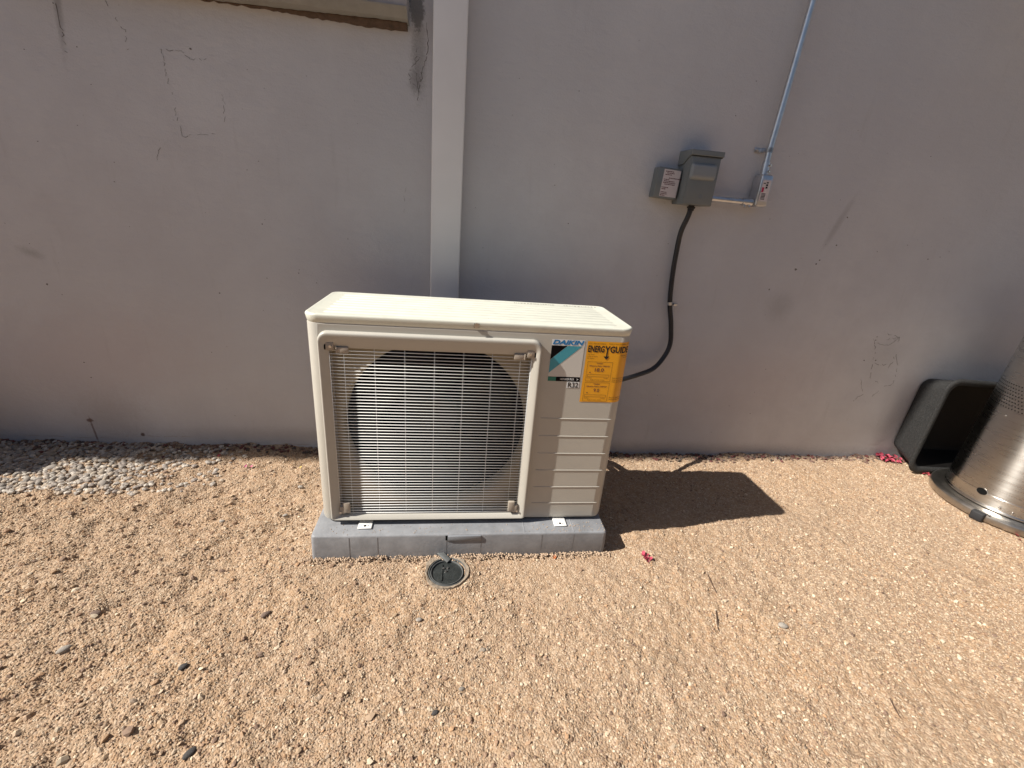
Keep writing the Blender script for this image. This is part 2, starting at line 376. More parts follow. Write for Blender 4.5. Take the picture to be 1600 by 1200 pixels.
octV = np.array([[1, 0, 0], [-1, 0, 0], [0, 1, 0], [0, -1, 0], [0, 0, 1], [0, 0, -1]], float)
octF = np.array([[0, 2, 4], [2, 1, 4], [1, 3, 4], [3, 0, 4], [2, 0, 5], [1, 2, 5], [3, 1, 5], [0, 3, 5]])
bmi = bmesh.new(); bmesh.ops.create_icosphere(bmi, subdivisions=1, radius=1)
icoV = np.array([v.co[:] for v in bmi.verts]); icoF = np.array([[v.index for v in f.verts] for f in bmi.faces]); bmi.free()
pal = [(.44, .315, .215), (.50, .375, .265), (.38, .26, .175), (.54, .43, .32), (.43, .28, .175), (.64, .55, .43), (.34, .235, .17), (.48, .36, .25), (.23, .16, .125), (.46, .37, .29), (.60, .50, .38), (.52, .42, .32)]
A = grains(240000, (octV, octF), .0019, pal, 31); B = grains(17000, (icoV, icoF), .0031, pal, 32)
G = grains(3500, (icoV, icoF), .0046, [(.36, .25, .165), (.30, .20, .14), (.44, .33, .24), (.25, .18, .14)], 33, -.35)
V = np.concatenate([A[0], B[0], G[0]]); Fx = np.concatenate([A[1], B[1]+len(A[0]), G[1]+len(A[0])+len(B[0])]); Cx = np.concatenate([A[2], B[2], G[2]])
gr = link('loose_gravel', fast_tris('loose_gravel', V, Fx, Cx), MT['grain'])
tag(gr, 'fine tan and cream gravel scattered over the yard soil', 'gravel', kind='stuff')

# river stones by the wall on the left: children of the ground
def stone_mesh(seed, sub=2):
    r = random.Random(seed); bm = bmesh.new(); bmesh.ops.create_icosphere(bm, subdivisions=sub, radius=1)
    ax = [Vector((r.gauss(0, 1), r.gauss(0, 1), r.gauss(0, 1))).normalized() for _ in range(7)]; of = [r.uniform(.62, .95) for _ in ax]
    for v in bm.verts:
        for a, o_ in zip(ax, of):
            d = v.co.dot(a)
            if d > o_: v.co -= a*(d-o_)*.85
        v.co.x *= 1.22; v.co.z *= .72
    me = bm_mesh(bm); me.polygons.foreach_set('use_smooth', [True]*len(me.polygons)); return me
stones = []
for i in range(12):
    me = stone_mesh(i, 1 if i < 9 else 2)
    me.materials.append(MT[('rk1', 'rk2', 'rk3')[i % 3]]); stones.append(me)
r = random.Random(3); placed = []; made = 0
for t in range(20000):
    if made >= 290: break
    x = r.uniform(-1.98, -.98); y = r.uniform(-.33, -.012)
    lim = -.33+.14*max(0, (x+1.45)/.45)+.03*math.sin(x*17)
    if x > -1.24 and r.random() < (x+1.24)*9: continue
    if y < lim: continue
    s = r.uniform(.0075, .0135)
    if any((x-a)**2+(y-b)**2 < ((s+c)*.86)**2 for a, b, c in placed): continue
    placed.append((x, y, s)); made += 1
    o = link('stone', r.choice(stones), None, ground); o.scale = (s*r.uniform(.9, 1.3), s, s*r.uniform(.8, 1.1))
    o.location = (x, y, float(height(x, y, False))+s*.35); o.rotation_euler = (r.uniform(-.4, .4), r.uniform(-.4, .4), r.uniform(0, 6.28))
# smaller filler stones between them, uncountable
Vs, Fs, Cs = [], [], []; base = 0
for t in range(2400):
    x = r.uniform(-1.98, -.80); y = r.uniform(-.34, -.005)
    if x > -1.2 and r.random() < .35+(x+1.2)*1.6: continue
    s = r.uniform(.004, .010); a = r.uniform(0, 6.28); ca, sa = math.cos(a), math.sin(a)
    P = icoV*np.array([s*1.2, s, s*.7])*(1+rng.uniform(-.15, .15, (12, 1)))
    Vs.append(np.c_[P[:, 0]*ca-P[:, 1]*sa+x, P[:, 0]*sa+P[:, 1]*ca+y, P[:, 2]+float(height(x, y, False))+s*.3]); Fs.append(icoF+base); base += 12
    c = r.choice([(.38, .34, .30), (.45, .37, .29), (.30, .26, .23), (.52, .47, .41)]); Cs.append(np.tile(c, (12, 1)))
fl = link('pebble_fill', fast_tris('pebble_fill', np.concatenate(Vs), np.concatenate(Fs), np.concatenate(Cs)), MT['grain'], ground); fl['kind'] = 'stuff'
# dark crumbs and debris along the wall foot
Vs, Fs, Cs = [], [], []; base = 0
for t in range(1500):
    x = r.uniform(-2, 2.2); y = -abs(r.gauss(0, .022))-.004; s = r.uniform(.003, .009)
    if x < 1.3 and r.random() < .25: y -= .02
    a = r.uniform(0, 6.28); ca, sa = math.cos(a), math.sin(a)
    P = icoV*np.array([s*1.3, s*.8, s*.7])*(1+rng.uniform(-.3, .3, (12, 1)))
    Vs.append(np.c_[P[:, 0]*ca-P[:, 1]*sa+x, P[:, 0]*sa+P[:, 1]*ca+y, P[:, 2]+float(height(x, y, False))+s*.4]); Fs.append(icoF+base); base += 12
    c = r.choice([(.16, .10, .08), (.20, .13, .10), (.28, .21, .16), (.14, .055, .05), (.10, .08, .07), (.24, .17, .12)]); Cs.append(np.tile(c, (12, 1)))
db = link('ground_litter', fast_tris('ground_litter', np.concatenate(Vs), np.concatenate(Fs), np.concatenate(Cs)), MT['grain'])
tag(db, 'dark crumbs of soil and leaf litter along the foot of the wall', 'litter', kind='stuff')

# ---- unseen wall added behind the camera to block low sky light
bw = box('added_shade_wall', (-9, 9, -3.95, -3.75, -.3, 1.95), mat('tan_block_paint', (.26, .235, .21), .9, var=.1, vscale=3), bev=.01); tag(bw, 'plain tan wall added unseen behind the viewpoint to dim sky light', 'wall')
# ---- wall with its sill, eave and cracks
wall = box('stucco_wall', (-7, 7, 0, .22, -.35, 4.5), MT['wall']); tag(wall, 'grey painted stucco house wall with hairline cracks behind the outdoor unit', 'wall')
# eave above the frame: its shade covers the wall
def ye(x): return -.9905+.040*(x+6.386)
bm = bmesh.new(); pts = [(-16, ye(-16)), (7, ye(7)), (7, .5), (-16, .5)]
loft([[(x, y, 4.502) for x, y in pts], [(x, y, 4.66) for x, y in pts]], cap0=True, cap1=True, bm=bm)
bm2 = bm_mesh(bm); link('roof_eave', bm2, MT['eave'], wall)
# sill
def prism(name, prof, x0, x1, m, parent, jitter=0, nseg=1, smooth=30):
    bm = bmesh.new(); rings = []
    for i in range(nseg+1):
        x = x0+(x1-x0)*i/nseg; rings.append([(x, y+(random.uniform(-1, 1)*jitter), z+(random.uniform(-1, 1)*jitter)) for y, z in prof])
    loft(rings, cap0=True, cap1=True, bm=bm); return link(name, bm_mesh(bm), m, parent, smooth)
sill = prism('window_sill', [(-.001, 1.503), (-.052, 1.504), (-.074, 1.523), (-.078, 1.60), (-.001, 1.61)], -1.35, -.207, MT['sill'], wall, .0012, 24)
prism('sill_underside', [(-.004, 1.497), (-.055, 1.4985), (-.077, 1.519), (-.0785, 1.5225), (-.054, 1.5025), (-.004, 1.5015)], -1.35, -.2065, MT['sillb'], sill, .0006, 24)
bm = bmesh.new(); rings = []
for i in range(90):
    x = -1.35+(1.138)*i/89; k = min(1, max(.15, (x+.80)/.5)); h = .016*k+random.uniform(-.0025, .0025); d = .030*k+random.uniform(-.003, .003)
    rings.append([(x, -.0005, 1.4965), (x, -.0005, 1.4965-h), (x, -d*.5, 1.4965-h*.9), (x, -d, 1.4965-h*.3), (x, -d, 1.4968)])
loft(rings, cap0=True, cap1=True, bm=bm); link('foam_strip', bm_mesh(bm), MT['foam'], wall, 60)
def crack(pts, wd, m='crack', sub=7, jit=.004):
    P = [Vector((a, 0, b)) for a, b in pts]; L = []
    for a, b in zip(P, P[1:]):
        for k in range(sub): L.append(a.lerp(b, k/sub)+Vector((random.uniform(-jit, jit), 0, random.uniform(-jit, jit))))
    L.append(P[-1]); V, Fq = [], []
    for i, p in enumerate(L):
        wd_ = wd*.75; d = (L[min(i+1, len(L)-1)]-L[max(i-1, 0)]).normalized(); nrm = Vector((-d.z, 0, d.x))
        ww = wd_*random.uniform(.15, 1)*(.3 if i in (0, len(L)-1) else 1)*.5
        V += [tuple(p+nrm*ww+Vector((0, -.0004, 0))), tuple(p+Vector((0, -.0011, 0))), tuple(p-nrm*ww+Vector((0, -.0004, 0)))]
    for i in range(len(L)-1):
        if random.random() < .33: continue
        Fq += [(3*i, 3*i+1, 3*i+4, 3*i+3), (3*i+1, 3*i+2, 3*i+5, 3*i+4)]
    return raw_mesh('crack', V, Fq, MT[m], wall)
crack([(-1.213, 1.52), (-1.208, 1.389), (-1.208, 1.358), (-1.211, 1.319)], .004)
crack([(-1.085, 1.49), (-1.056, 1.425), (-1.033, 1.393), (-1.04, 1.348)], .0028)
crack([(-.947, 1.363), (-.94, 1.339), (-.941, 1.298), (-.936, 1.242), (-.931, 1.187), (-.925, 1.128)], .0018)
crack([(-.925, 1.128), (-.876, 1.135), (-.824, 1.145)], .002)
crack([(-.792, 1.182), (-.782, 1.228), (-.789, 1.271)], .0016)
crack([(-.944, 1.358), (-.89, 1.361), (-.86, 1.344), (-.814, 1.347)], .0018)
crack([(-.996, 1.091), (-1.013, 1.052)], .0028)
crack([(-.151, 1.51), (-.151, 1.439), (-.166, 1.386), (-.178, 1.314)], .004)
crack([(-.177, 1.419), (-.207, 1.378), (-.203, 1.338), (-.190, 1.32)], .003)
crack([(-.203, 1.338), (-.176, 1.355), (-.166, 1.386)], .002); crack([(-.185, 1.44), (-.19, 1.39), (-.178, 1.33), (-.182, 1.30)], .003)
crack([(-.224, 1.041), (-.229, .915)], .0016)
for p in ([(1.85, .592), (1.91, .601), (1.922, .536), (1.961, .462), (1.972, .384), (1.93, .367), (1.891, .317)], [(1.788, .589), (1.824, .525), (1.827, .471), (1.846, .411), (1.907, .382)],
          [(1.829, .62), (1.912, .604), (1.878, .564), (1.811, .572)], [(1.905, .55), (1.93, .50), (1.915, .46)], [(1.84, .48), (1.87, .47), (1.90, .478)], [(1.80, .40), (1.84, .33), (1.81, .30)]):
    crack(p, .0030)
crack([(-1.75, .030), (-1.447, .022), (-1.30, .034), (-1.10, .036), (-.9, .018), (-.62, .010)], .0035, 'caulk', 12, .002)
# pits and dents
bm = bmesh.new()
for x, z, s in [(-1.447, .625, .004), (-.887, .628, .0035), (1.234, .772, .004), (1.467, .962, .0035), (1.475, 1.067, .004), (1.896, .937, .0035), (1.323, .858, .006), (1.838, .493, .004),
                (1.781, .49, .004), (1.80, .60, .003), (1.80, .585, .003), (1.415, .90, .004), (1.405, .885, .004), (-.86, 1.37, .004), (-1.40, .34, .003), (-1.39, .28, .003)] + [(random.uniform(-1.9, 2.1), random.uniform(.05, 1.5), random.uniform(.0012, .0024)) for _ in range(90)]:
    if -.5 < x < .5 and z < .7: continue
    c = [bm.verts.new((x+s*random.uniform(.6, 1.2)*math.cos(a), -.0004, z+s*random.uniform(.5, 1.1)*math.sin(a))) for a in [k*PI/4 for k in range(8)]]
    top = bm.verts.new((x, -.0012, z))
    for k in range(8): bm.faces.new((c[k], c[(k+1) % 8], top))
p = link('pit_marks', bm_mesh(bm), MT['crack'], wall); p['kind'] = 'stuff'

# ================================================================== PIPE COVER
pc = box('pipe_cover', (-.1304, -.0264, -.062, -.0015, -.0, 4.45), MT['cover'], None, .006, 3)
tag(pc, 'tall white plastic line-set cover running up the wall behind the unit', 'pipe cover')

# ================================================================== OUTDOOR UNIT
W_, D_, H_ = .870, .310, .6243
U = empty('outdoor_unit', (-.408, -.5925, .0884), 'ivory outdoor air conditioner unit with wire fan grille on the grey pad', 'air conditioner', .0158)
def plan(x0, x1, y0, y1, r): return rrect(x0, x1, y0, y1, r, 8)
RC = .034
# casing: sides, back and rounded corners
pl = plan(.003, .867, .003, .307, [RC, RC, .02, .02])
def ringz(z, ins=0.):
    p = plan(.003+ins, .867-ins, .003+ins, .307-ins, [max(.004, RC-ins), max(.004, RC-ins), .02-ins*.5, .02-ins*.5]); return [(x, y, z) for x, y in p]
bm = loft([ringz(.0, .006), ringz(.0025, .0015), ringz(.008), ringz(.30), ringz(.598), ringz(.603, .002)], cap0=True)
# remove the flat front faces: the front panel replaces them
kill = [f for f in bm.faces if all(v.co.y < .0036 for v in f.verts) and f.calc_center_median().z > .0079 and f.calc_center_median().z < .598]
bmesh.ops.delete(bm, geom=kill, context='FACES')
body = link('casing', bm_mesh(bm), MT['casing'], U, 40)
# front panel with opening
def Rg(x0, x1, z0, z1, r, h, k=8): return [(x, .003-h, z) for x, z in rrect(x0, x1, z0, z1, r, k)]
outer = (.034, .613, .007, .583)
pr = Rg(.003+RC, .867-RC, .008, .598, .0001, 0)
bz0 = Rg(*outer, [.006, .006, .026, .026], 0)
bm = loft([pr, bz0]); link('front_panel', bm_mesh(bm), MT['casing'], U, 30)
inn = (.0600, .5880, .0215, .538); rings = []
ro = [.006, .006, .026, .026]; ri = [.006]*4
for t, h in ((0, 0), (.015, .0050), (.05, .0105), (.10, .0125), (.17, .0132), (.30, .0122), (.50, .0095), (.75, .0050), (1.0, .0005)):
    a = [outer[i]*(1-t)+inn[i]*t for i in range(4)]; rr = [ro[i]*(1-t)+ri[i]*t for i in range(4)]
    rings.append(Rg(*a, rr, h))
rings.append(Rg(*inn, ri, -.0290))
link('fan_bezel', bm_mesh(loft(rings)), MT['casing'], U, 50)
# shroud with bell mouth
fc = (.337, .297); Rh = .262
rect = rrect(.036, .615, .0095, .572, .006, 8)
# denser ring
dense = []
for (a, b), (c, d) in zip(rect, rect[1:]+rect[:1]):
    n = max(1, int(math.hypot(c-a, d-b)/.02))
    for k in range(n): dense.append((a+(c-a)*k/n, b+(d-b)*k/n))
def cring(rad, q):
    out = []
    for x, z in dense:
        a = math.atan2(z-fc[1], x-fc[0]); out.append((fc[0]+rad*math.cos(a), q, fc[1]+rad*math.sin(a)))
    return out
rings = [[(x, .0330, z) for x, z in dense], cring(Rh+.014, .0332), cring(Rh+.007, .0350), cring(Rh+.001, .040), cring(Rh-.003, .048), cring(Rh-.004, .058), cring(Rh-.004, .075)]
link('fan_shroud', bm_mesh(loft(rings)), MT['bulk'], U, 45)
bm = loft([cring(Rh-.008, .0751), [(x, .0752, z) for x, z in [(fc[0]+.29*math.cos(math.atan2(z-fc[1], x-fc[0])), fc[1]+.29*math.sin(math.atan2(z-fc[1], x-fc[0]))) for x, z in dense]], [(p[0], .27, p[2]) for p in cring(.29, 0)]], cap1=True)
link('inner_cavity', bm_mesh(bm), MT['black'], U, 45)
# fan
fan = lathe('fan_hub', [(.001, -.03), (.045, -.03), (.055, -.02), (.058, .03), (.001, .03)], MT['fan'], U, 32, cap=False)
fan.location = (fc[0], .15, fc[1]); fan.rotation_euler = (PI/2, 0, 0)
for k in range(3):
    bm = bmesh.new(); rings = []
    for i in range(9):
        rad = .05+.18*i/8; a0 = -.35-.25*i/8; a1 = .45+.35*i/8; row = []
        for j in range(9):
            a = a0+(a1-a0)*j/8+k*2*PI/3; row.append((rad*math.cos(a), rad*math.sin(a), -.035+.07*j/8))
        rings.append(row)
    loft(rings, close=False, bm=bm); bmesh.ops.solidify(bm, geom=list(bm.faces), thickness=.003)
    link('fan_blade', bm_mesh(bm), MT['fan'], fan, 40)
# grille wires, each a part
me = bm_mesh(tube_bm([(.0590, 0, 0), (.589, 0, 0)], .00105, 6)); me.materials.append(MT['wire']); me.polygons.foreach_set('use_smooth', [True]*len(me.polygons))
zt, zb, NW = .5305, .0255, 56
for i in range(NW):
    z = zt+(zb-zt)*i/(NW-1); o = link('grille_wire', me, None, U); o.location = (0, .0035, z)
mv = bm_mesh(tube_bm([(0, 0, .0215), (0, 0, .538)], .0008, 6)); mv.materials.append(MT['wire']); mv.polygons.foreach_set('use_smooth', [True]*len(mv.polygons))
for l in (.095, .172, .2495, .327, .404, .481, .558): o = link('grille_rod', mv, None, U); o.location = (l, .0060, 0)
for l in (.0600, .5875):
    o = link('grille_rod', mv, None, U); o.location = (l, .0030, 0)
# corner clips
def clip(x, z, sgn, top):
    c = empty_part('corner_clip', U)
    return c
for sgn, x in ((1, .048), (-1, .600)):
    a, b = sorted((x+sgn*.006, x+sgn*.026)); c = box('corner_clip', (a, b, -.0055, .0075, .534, .553), MT['tab'], U, .0015)
    o = lathe('screw', [(.0001, -.0015), (.0028, -.001), (.0036, 0), (.0036, .002), (.0001, .002)], MT['screw'], c, 16, cap=False)
    o.location = ((a+b)/2+sgn*.002, -.0065, .5435); o.rotation_euler = (PI/2, 0, 0)
    a, b = sorted((x, x+sgn*.007)); box('clip_hook', (a, b, -.0045, .0065, .534, .549), MT['black'], c, .001)
    a, b = sorted((x+sgn*.032, x+sgn*.061)); box('clip_tab', (a, b, -.0040, .0035, .526, .5415), MT['tab'], c, .0012)
    a, b = sorted((x+sgn*.030, x+sgn*.0335)); box('clip_lip', (a, b, -.0052, .0030, .526, .543), MT['tab'], c, .0008)
    # lower clip
    a, b = sorted((x+sgn*.022, x+sgn*.041)); c = box('lower_corner_clip', (a, b, -.0050, .0045, .030, .066), MT['tab'], U, .0015)
    a, b = sorted((x+sgn*.012, x+sgn*.028)); box('clip_foot', (a, b, -.0045, .0040, .028, .052), MT['tab'], c, .0015)
    o = lathe('screw', [(.0001, -.0015), (.0024, -.001), (.0032, 0), (.0032, .002), (.0001, .002)], MT['screw'], c, 14, cap=False)
    o.location = (x+sgn*.014, -.006, .034); o.rotation_euler = (PI/2, 0, 0)
# pressed ribs on the right panel
for z in (.350, .2925, .2345, .176, .116, .057):
    prof = [(-.0012, .0012), (-.0024, .0004), (-.0024, -.0004), (-.0004, -.0022)]
    bm = bmesh.new(); n = 5
    rings = []
    for (x, k) in ((.631, .15), (.636, 1), (.837, 1), (.843, .15)):
        rings.append([(x, .0032, z+.0014), (x, .003-.0014*k, z+.0005), (x, .003-.0014*k, z-.0005), (x, .0032, z-.0014)])
    loft(rings, cap0=True, cap1=True, bm=bm); link('pressed_rib', bm_mesh(bm), MT['casing'], U, 30)
# lid
def lr(z, i): return [(x, y, z) for x, y in plan(0+i, W_-i, 0+i, D_-i, [max(.004, RC+.003-i), max(.004, RC+.003-i), .022, .022])]
bm = loft([lr(.6035, .0060), lr(.6018, .0045), lr(.6026, .0036), lr(.6190, 0), lr(.6225, .0010), lr(.6245, .0035), lr(.6250, .0065), lr(.6238, .012), lr(.6236, .014)], cap1=True)
lid = link('lid', bm_mesh(bm), MT['lid'], U, 50)
for i in range(8):
    y = .036+i*.0325
    b = bmesh.new(); rings = [[(x, yy, zz) for x, yy, zz in ((x, y-.010*k, .6235), (x, y-.006*k, .6235+.0022*k), (x, y+.006*k, .6235+.0022*k), (x, y+.010*k, .6235))] for x, k in ((.045, .3), (.053, 1), (.817, 1), (.825, .3))]
    loft(rings, cap0=True, cap1=True, bm=b); link('lid_ridge', bm_mesh(b), MT['lid'], lid, 50)
sc = box('screw_notch', (.427, .441, -.0007, .004, .608, .6195), MT['hole'], lid, .001)
o = lathe('screw', [(.0001, -.004), (.003, -.0035), (.0048, -.001), (.0050, 0), (.0072, .0002), (.0072, .0014), (.0001, .0014)], MT['screw'], lid, 20, cap=False)
o.location = (.434, -.0028, .6145); o.rotation_euler = (PI/2, 0, 0)
lathe('rivet', [(.0001, .0020), (.0015, .0016), (.0022, 0)], MT['crack'], lid, 10, (.467, .045, .6236), cap=False)
# faint printing along the rear of the lid
b = bmesh.new(); x = .555
while x < .835:
    wd = random.uniform(.003, .010)
    if not (.70 < x < .725) and random.random() < .9:
        for rr_ in (0, 1): box_bm(x, x+wd*random.uniform(.6, 1), .284+rr_*.0052, .287+rr_*.0052, .6236, .6240, bm=b)
    x += wd+.0022
o = link('lid_print', bm_mesh(b), mat('grey_lid_print', (.30, .29, .24), .6), lid); o['kind'] = 'stuff'
# feet
for l in (.112, .706):
    y0 = -.030
    f = box('mounting_foot', (l, l+.040, y0, .012, -.0085, -.0048), MT['foot'], U, .0016)
    box('mounting_foot', (l+.002, l+.038, .012, .30, -.0085, -.0002), MT['screw'], U, .001)
    b = bmesh.new()
    for ddx, rr_ in ((.020, .0042), (.011, .0017), (.029, .0017)):
        bmesh.ops.create_circle(b, cap_ends=True, radius=rr_, segments=14, matrix=Matrix.Translation((l+ddx, y0+.011, -.0045)))
    link('bolt_hole', bm_mesh(b), MT['hole'], f)
# base pan under the casing, kept back from the front edge
box('base_pan', (.03, .84, .025, .285, -.004, .004), MT['black'], U)
# side handle recess and valve cover on the right
vc = box('valve_cover', (.8665, .889, .15, .285, .03, .24), MT['casing'], U, .01, 3)
# refrigerant line pair behind
# labels ----------------------------------------------------------
def flat(name, poly, m, parent, off):
    return raw_mesh(name, [(x, .003-off, z) for x, z in poly], [tuple(range(len(poly)))], m, parent)
L1 = flat('brand_label', [(.639, .4795), (.731, .4795), (.731, .5695), (.639, .5695)], MT['silver'], U, .0004)
flat('label_header', [(.639, .5697), (.731, .5697), (.7315, .5868), (.639, .5868)], MT['white'], L1, .0004)
flat('label_triangle', [(.6395, .5690), (.6395, .5290), (.683, .5690)], MT['inkgloss'], L1, .0007)
flat('label_stripe', [(.684, .5690), (.6395, .5283), (.6395, .4900), (.7245, .5690)], MT['cyan'], L1, .0007)
flat('label_bar', [(.662, .4660), (.731, .4660), (.731, .4790), (.662, .4790)], MT['inkgloss'], L1, .0005)
flat('label_bar_end', [(.639, .4660), (.662, .4660), (.662, .4790), (.639, .4790)], MT['teal'], L1, .0005)
def front_text(name, s, x0, x1, z0, z1, m, parent, off, bold=0., shear=0.):
    me = fit_text(text_mesh(s, 1, bold, shear), x0, x1, z0, z1); map_mesh(me, lambda u, v: (u, .003-off, v)); return link(name, me, m, parent)
front_text('lettering', 'DAIKIN', .6415, .7295, .5720, .5852, MT['blue'], L1, .0008, .05, .25)
front_text('lettering', 'INVERTER', .680, .714, .4695, .4755, MT['white'], L1, .0009, .01, .15)
for x, sg in ((.673, 1), (.7275, -1)):
    flat('arrow_mark', [(x, .4725), (x+sg*.007, .4755), (x+sg*.0045, .4725), (x+sg*.007, .4695)], MT['white'], L1, .0009)
L2 = flat('refrigerant_label', [(.6945, .4460), (.7310, .4460), (.7310, .4650), (.6945, .4650)], MT['white'], U, .0004)
front_text('lettering', 'R32', .6985, .7285, .4478, .4632, MT['ink'], L2, .0008, .022)
# yellow energy label wrapping the rounded corner
def wrapc(s, z, off):
    xs0 = .867-RC
    if s <= xs0: return (s, .003-off, z)
    a = (s-xs0)/RC; rr_ = RC+off; return (xs0+rr_*math.sin(a), .003+RC-rr_*math.cos(a), z)
def wquad(name, s0, s1, z0, z1, m, parent, off, bow=0):
    n = max(1, int((s1-s0)/.004)); V = []
    for i in range(n+1):
        s = s0+(s1-s0)*i/n; V += [wrapc(s, z0, off), wrapc(s, z1, off)]
    return raw_mesh(name, V, [(2*i, 2*i+2, 2*i+3, 2*i+1) for i in range(n)], m, parent, 60)
EG = wquad('energy_label', .7385, .876, .405, .5855, MT['yellow'], U, .0006)
def wtext(s, x0, x1, z0, z1, m, off=.0011, bold=0.):
    me = fit_text(text_mesh(s, 1, bold), x0, x1, z0, z1); map_mesh(me, lambda u, v: wrapc(u, v, off)); return link('lettering', me, MT[m], EG)
wtext('ENERG', .7420, .7890, .5545, .5735, 'ink', bold=.03); wtext('GUIDE', .8055, .8630, .5545, .5735, 'ink', bold=.03)
wtext('Y', .7900, .8050, .5480, .5735, 'ink', bold=.03)
wquad('arrow_stem', .7957, .7993, .541, .556, MT['ink'], EG, .0012)
me = raw_mesh('arrow_head', [wrapc(.789, .5435, .0012), wrapc(.7975, .534, .0012), wrapc(.806, .5435, .0012)], [(0, 1, 2)], MT['ink'], EG)
wtext('U.S. Government', .7425, .790, .5775, .5815, 'brown'); wtext('Federal law prohibits removal', .800, .872, .5775, .5815, 'brown')
wtext('Heat Pump', .7425, .762, .546, .5495, 'brown'); wtext('Cooling and Heating', .7425, .772, .5405, .544, 'brown'); wtext('Split System', .7425, .763, .535, .5385, 'brown')
wtext('Outdoor Unit', .838, .868, .546, .5495, 'brown'); wtext('Split System', .846, .868, .5405, .544, 'brown')
def frame(s0, s1, z0, z1, t=.0007):
    for a in ((s0, s1, z0, z0+t), (s0, s1, z1-t, z1), (s0, s0+t, z0+t, z1-t), (s1-t, s1, z0+t, z1-t)): wquad('ruled_line', *a, MT['brown'], EG, .0010)
for zc, t1, t3, num in ((.4690, 'Cooling', 'Efficiency Rating (SEER2)*', '18.0'), (.4075, 'Heating', 'Efficiency Rating (HSPF2)*', '9.0')):
    frame(.7465, .8190, zc, zc+.0580)
    wtext(t1, .773, .791, zc+.0505, zc+.0555, 'inkr', bold=.02); wtext(t3, .7530, .8130, zc+.0430, zc+.0480, 'inkr', bold=.02)
    wtext(num, .770 if num == '18.0' else .775, .796 if num == '18.0' else .792, zc+.0290, zc+.0395, 'inkr', bold=.012)
    raw_mesh('scale_mark', [wrapc(.757, zc+.0290, .0011), wrapc(.7545, zc+.0250, .0011), wrapc(.7595, zc+.0250, .0011)], [(0, 2, 1)], MT['inkr'], EG)
    frame(.7500, .8140, zc+.0135, zc+.0205); wtext('Least efficient', .7500, .764, zc+.0085, zc+.0115, 'brown'); wtext('Most efficient', .799, .813, zc+.0085, zc+.0115, 'brown')
    wtext('Range of similar models', .7610, .8020, zc+.0025, zc+.0060, 'brown')
for z in (.4790, .4730, .4675, .4190, .4135): wtext('Based on standard tests', .8245, .866, z, z+.0034, 'brown')

# pipes at the rear right (their shadows fall by the wall)
rl = empty('refrigerant_lines', (.36, -.30, .25), 'black insulated refrigerant pipes looping from the unit back to the pipe cover', 'pipe')
def rel(o, pts): return [tuple(Vector(p)-Vector(o)) for p in pts]
o0 = (.36, -.30, .25)
for dz, dy in ((0, 0), (.045, .02)):
    tube('pipe', rel(o0, spline([(.40, -.275, .24+dz), (.385, -.18-dy, .235+dz), (.30, -.115-dy, .27+dz), (.12, -.105-dy, .36+dz), (-.03, -.10-dy, .47+dz), (-.075, -.075-dy*.3, .56+dz)], 8)), .013, MT['insul'], rl)

# ================================================================== PAD
pad = empty('condenser_pad', (.0215, -.6445, 0), 'grey plastic equipment pad on the gravel under the outdoor unit', 'equipment pad', .0158)
pw, pd, ph = .443, .46, .0784
def pr_(i, z): return [(x, y, z) for x, y in rrect(-pw+i, pw-i, 0+i, pd-i, .012, 4)]
bm = loft([pr_(0, -.03), pr_(0, .012), pr_(.0015, ph-.006), pr_(.003, ph-.0018), pr_(.0065, ph)], cap0=True, cap1=True)
pb = link('pad_body', bm_mesh(bm), MT['pad'], pad, 45)
nb = box('pad_notch', (-.052, .047, -.0018, .012, .058, ph-.004), MT['padnotch'], pad, .0015)
box('notch_gap', (-.0585, -.0525, -.0010, .010, .060, .0745), MT['hole'], pad)
MT['padseam'] = mat('pad_seam_plastic', (.20, .205, .22), .6)
for x in (-.335, -.255, -.055, .048, .235, .335):
    raw_mesh('pad_seam', [(x+k*.0009, y-.0003, z) for z, y in ((-.02, 0), (.012, 0), (ph-.0066, .0015)) for k in (-1, 1)], [(0, 1, 3, 2), (2, 3, 5, 4)], MT['padseam'], pad)
for x in (.18, .335): box('pad_seam', (x-.0015, x+.0015, .006, .44, ph-.001, ph+.0007), MT['pad'], pad, .0005)

bm = bmesh.new(); rg = random.Random(11)
for i in range(170):
    x = rg.uniform(-.43, .43); y = rg.choice([rg.uniform(.006, .034), rg.uniform(.008, .05)]); s_g = rg.uniform(.0008, .0021)
    if rg.random() < .35: x = rg.gauss(.33, .06)
    x = max(-.435, min(.435, x)); v_ = [bm.verts.new((x+a*s_g*rg.uniform(.7, 1.3), y+b_*s_g*rg.uniform(.7, 1.3), ph+.0002+(c_+.7)*s_g*.7)) for a, b_, c_ in octV]
    for f_ in octF: bm.faces.new([v_[k] for k in f_])
o = link('grit_on_pad', bm_mesh(bm), mat('tan_grit', (.46, .34, .24), .95, var=.3, vscale=300), pad); o['kind'] = 'stuff'
# gravel banked against the front of the pad
bm = bmesh.new()
for i in range(900):
    x = rg.uniform(-.47, .47); y = -abs(rg.gauss(0, .008))-.001; s_g = rg.uniform(.0018, .0042)
    zz = .0015+max(0, .006+.010*float(vnoise(np.array(x*9.), np.array(1.), 40))+y*.4)*rg.random()
    v_ = [bm.verts.new((x+a*s_g*rg.uniform(.7, 1.3), y+b_*s_g*rg.uniform(.7, 1.2), zz+c_*s_g*.8)) for a, b_, c_ in octV]
    for f_ in octF: bm.faces.new([v_[k] for k in f_])
o = link('banked_gravel', bm_mesh(bm), bpy.data.materials['tan_grit'], None); o.location = (.0215, -.6445, 0); o.rotation_euler = (0, 0, .0158); tag(o, 'tan grit banked along the front foot of the equipment pad', 'gravel', kind='stuff')

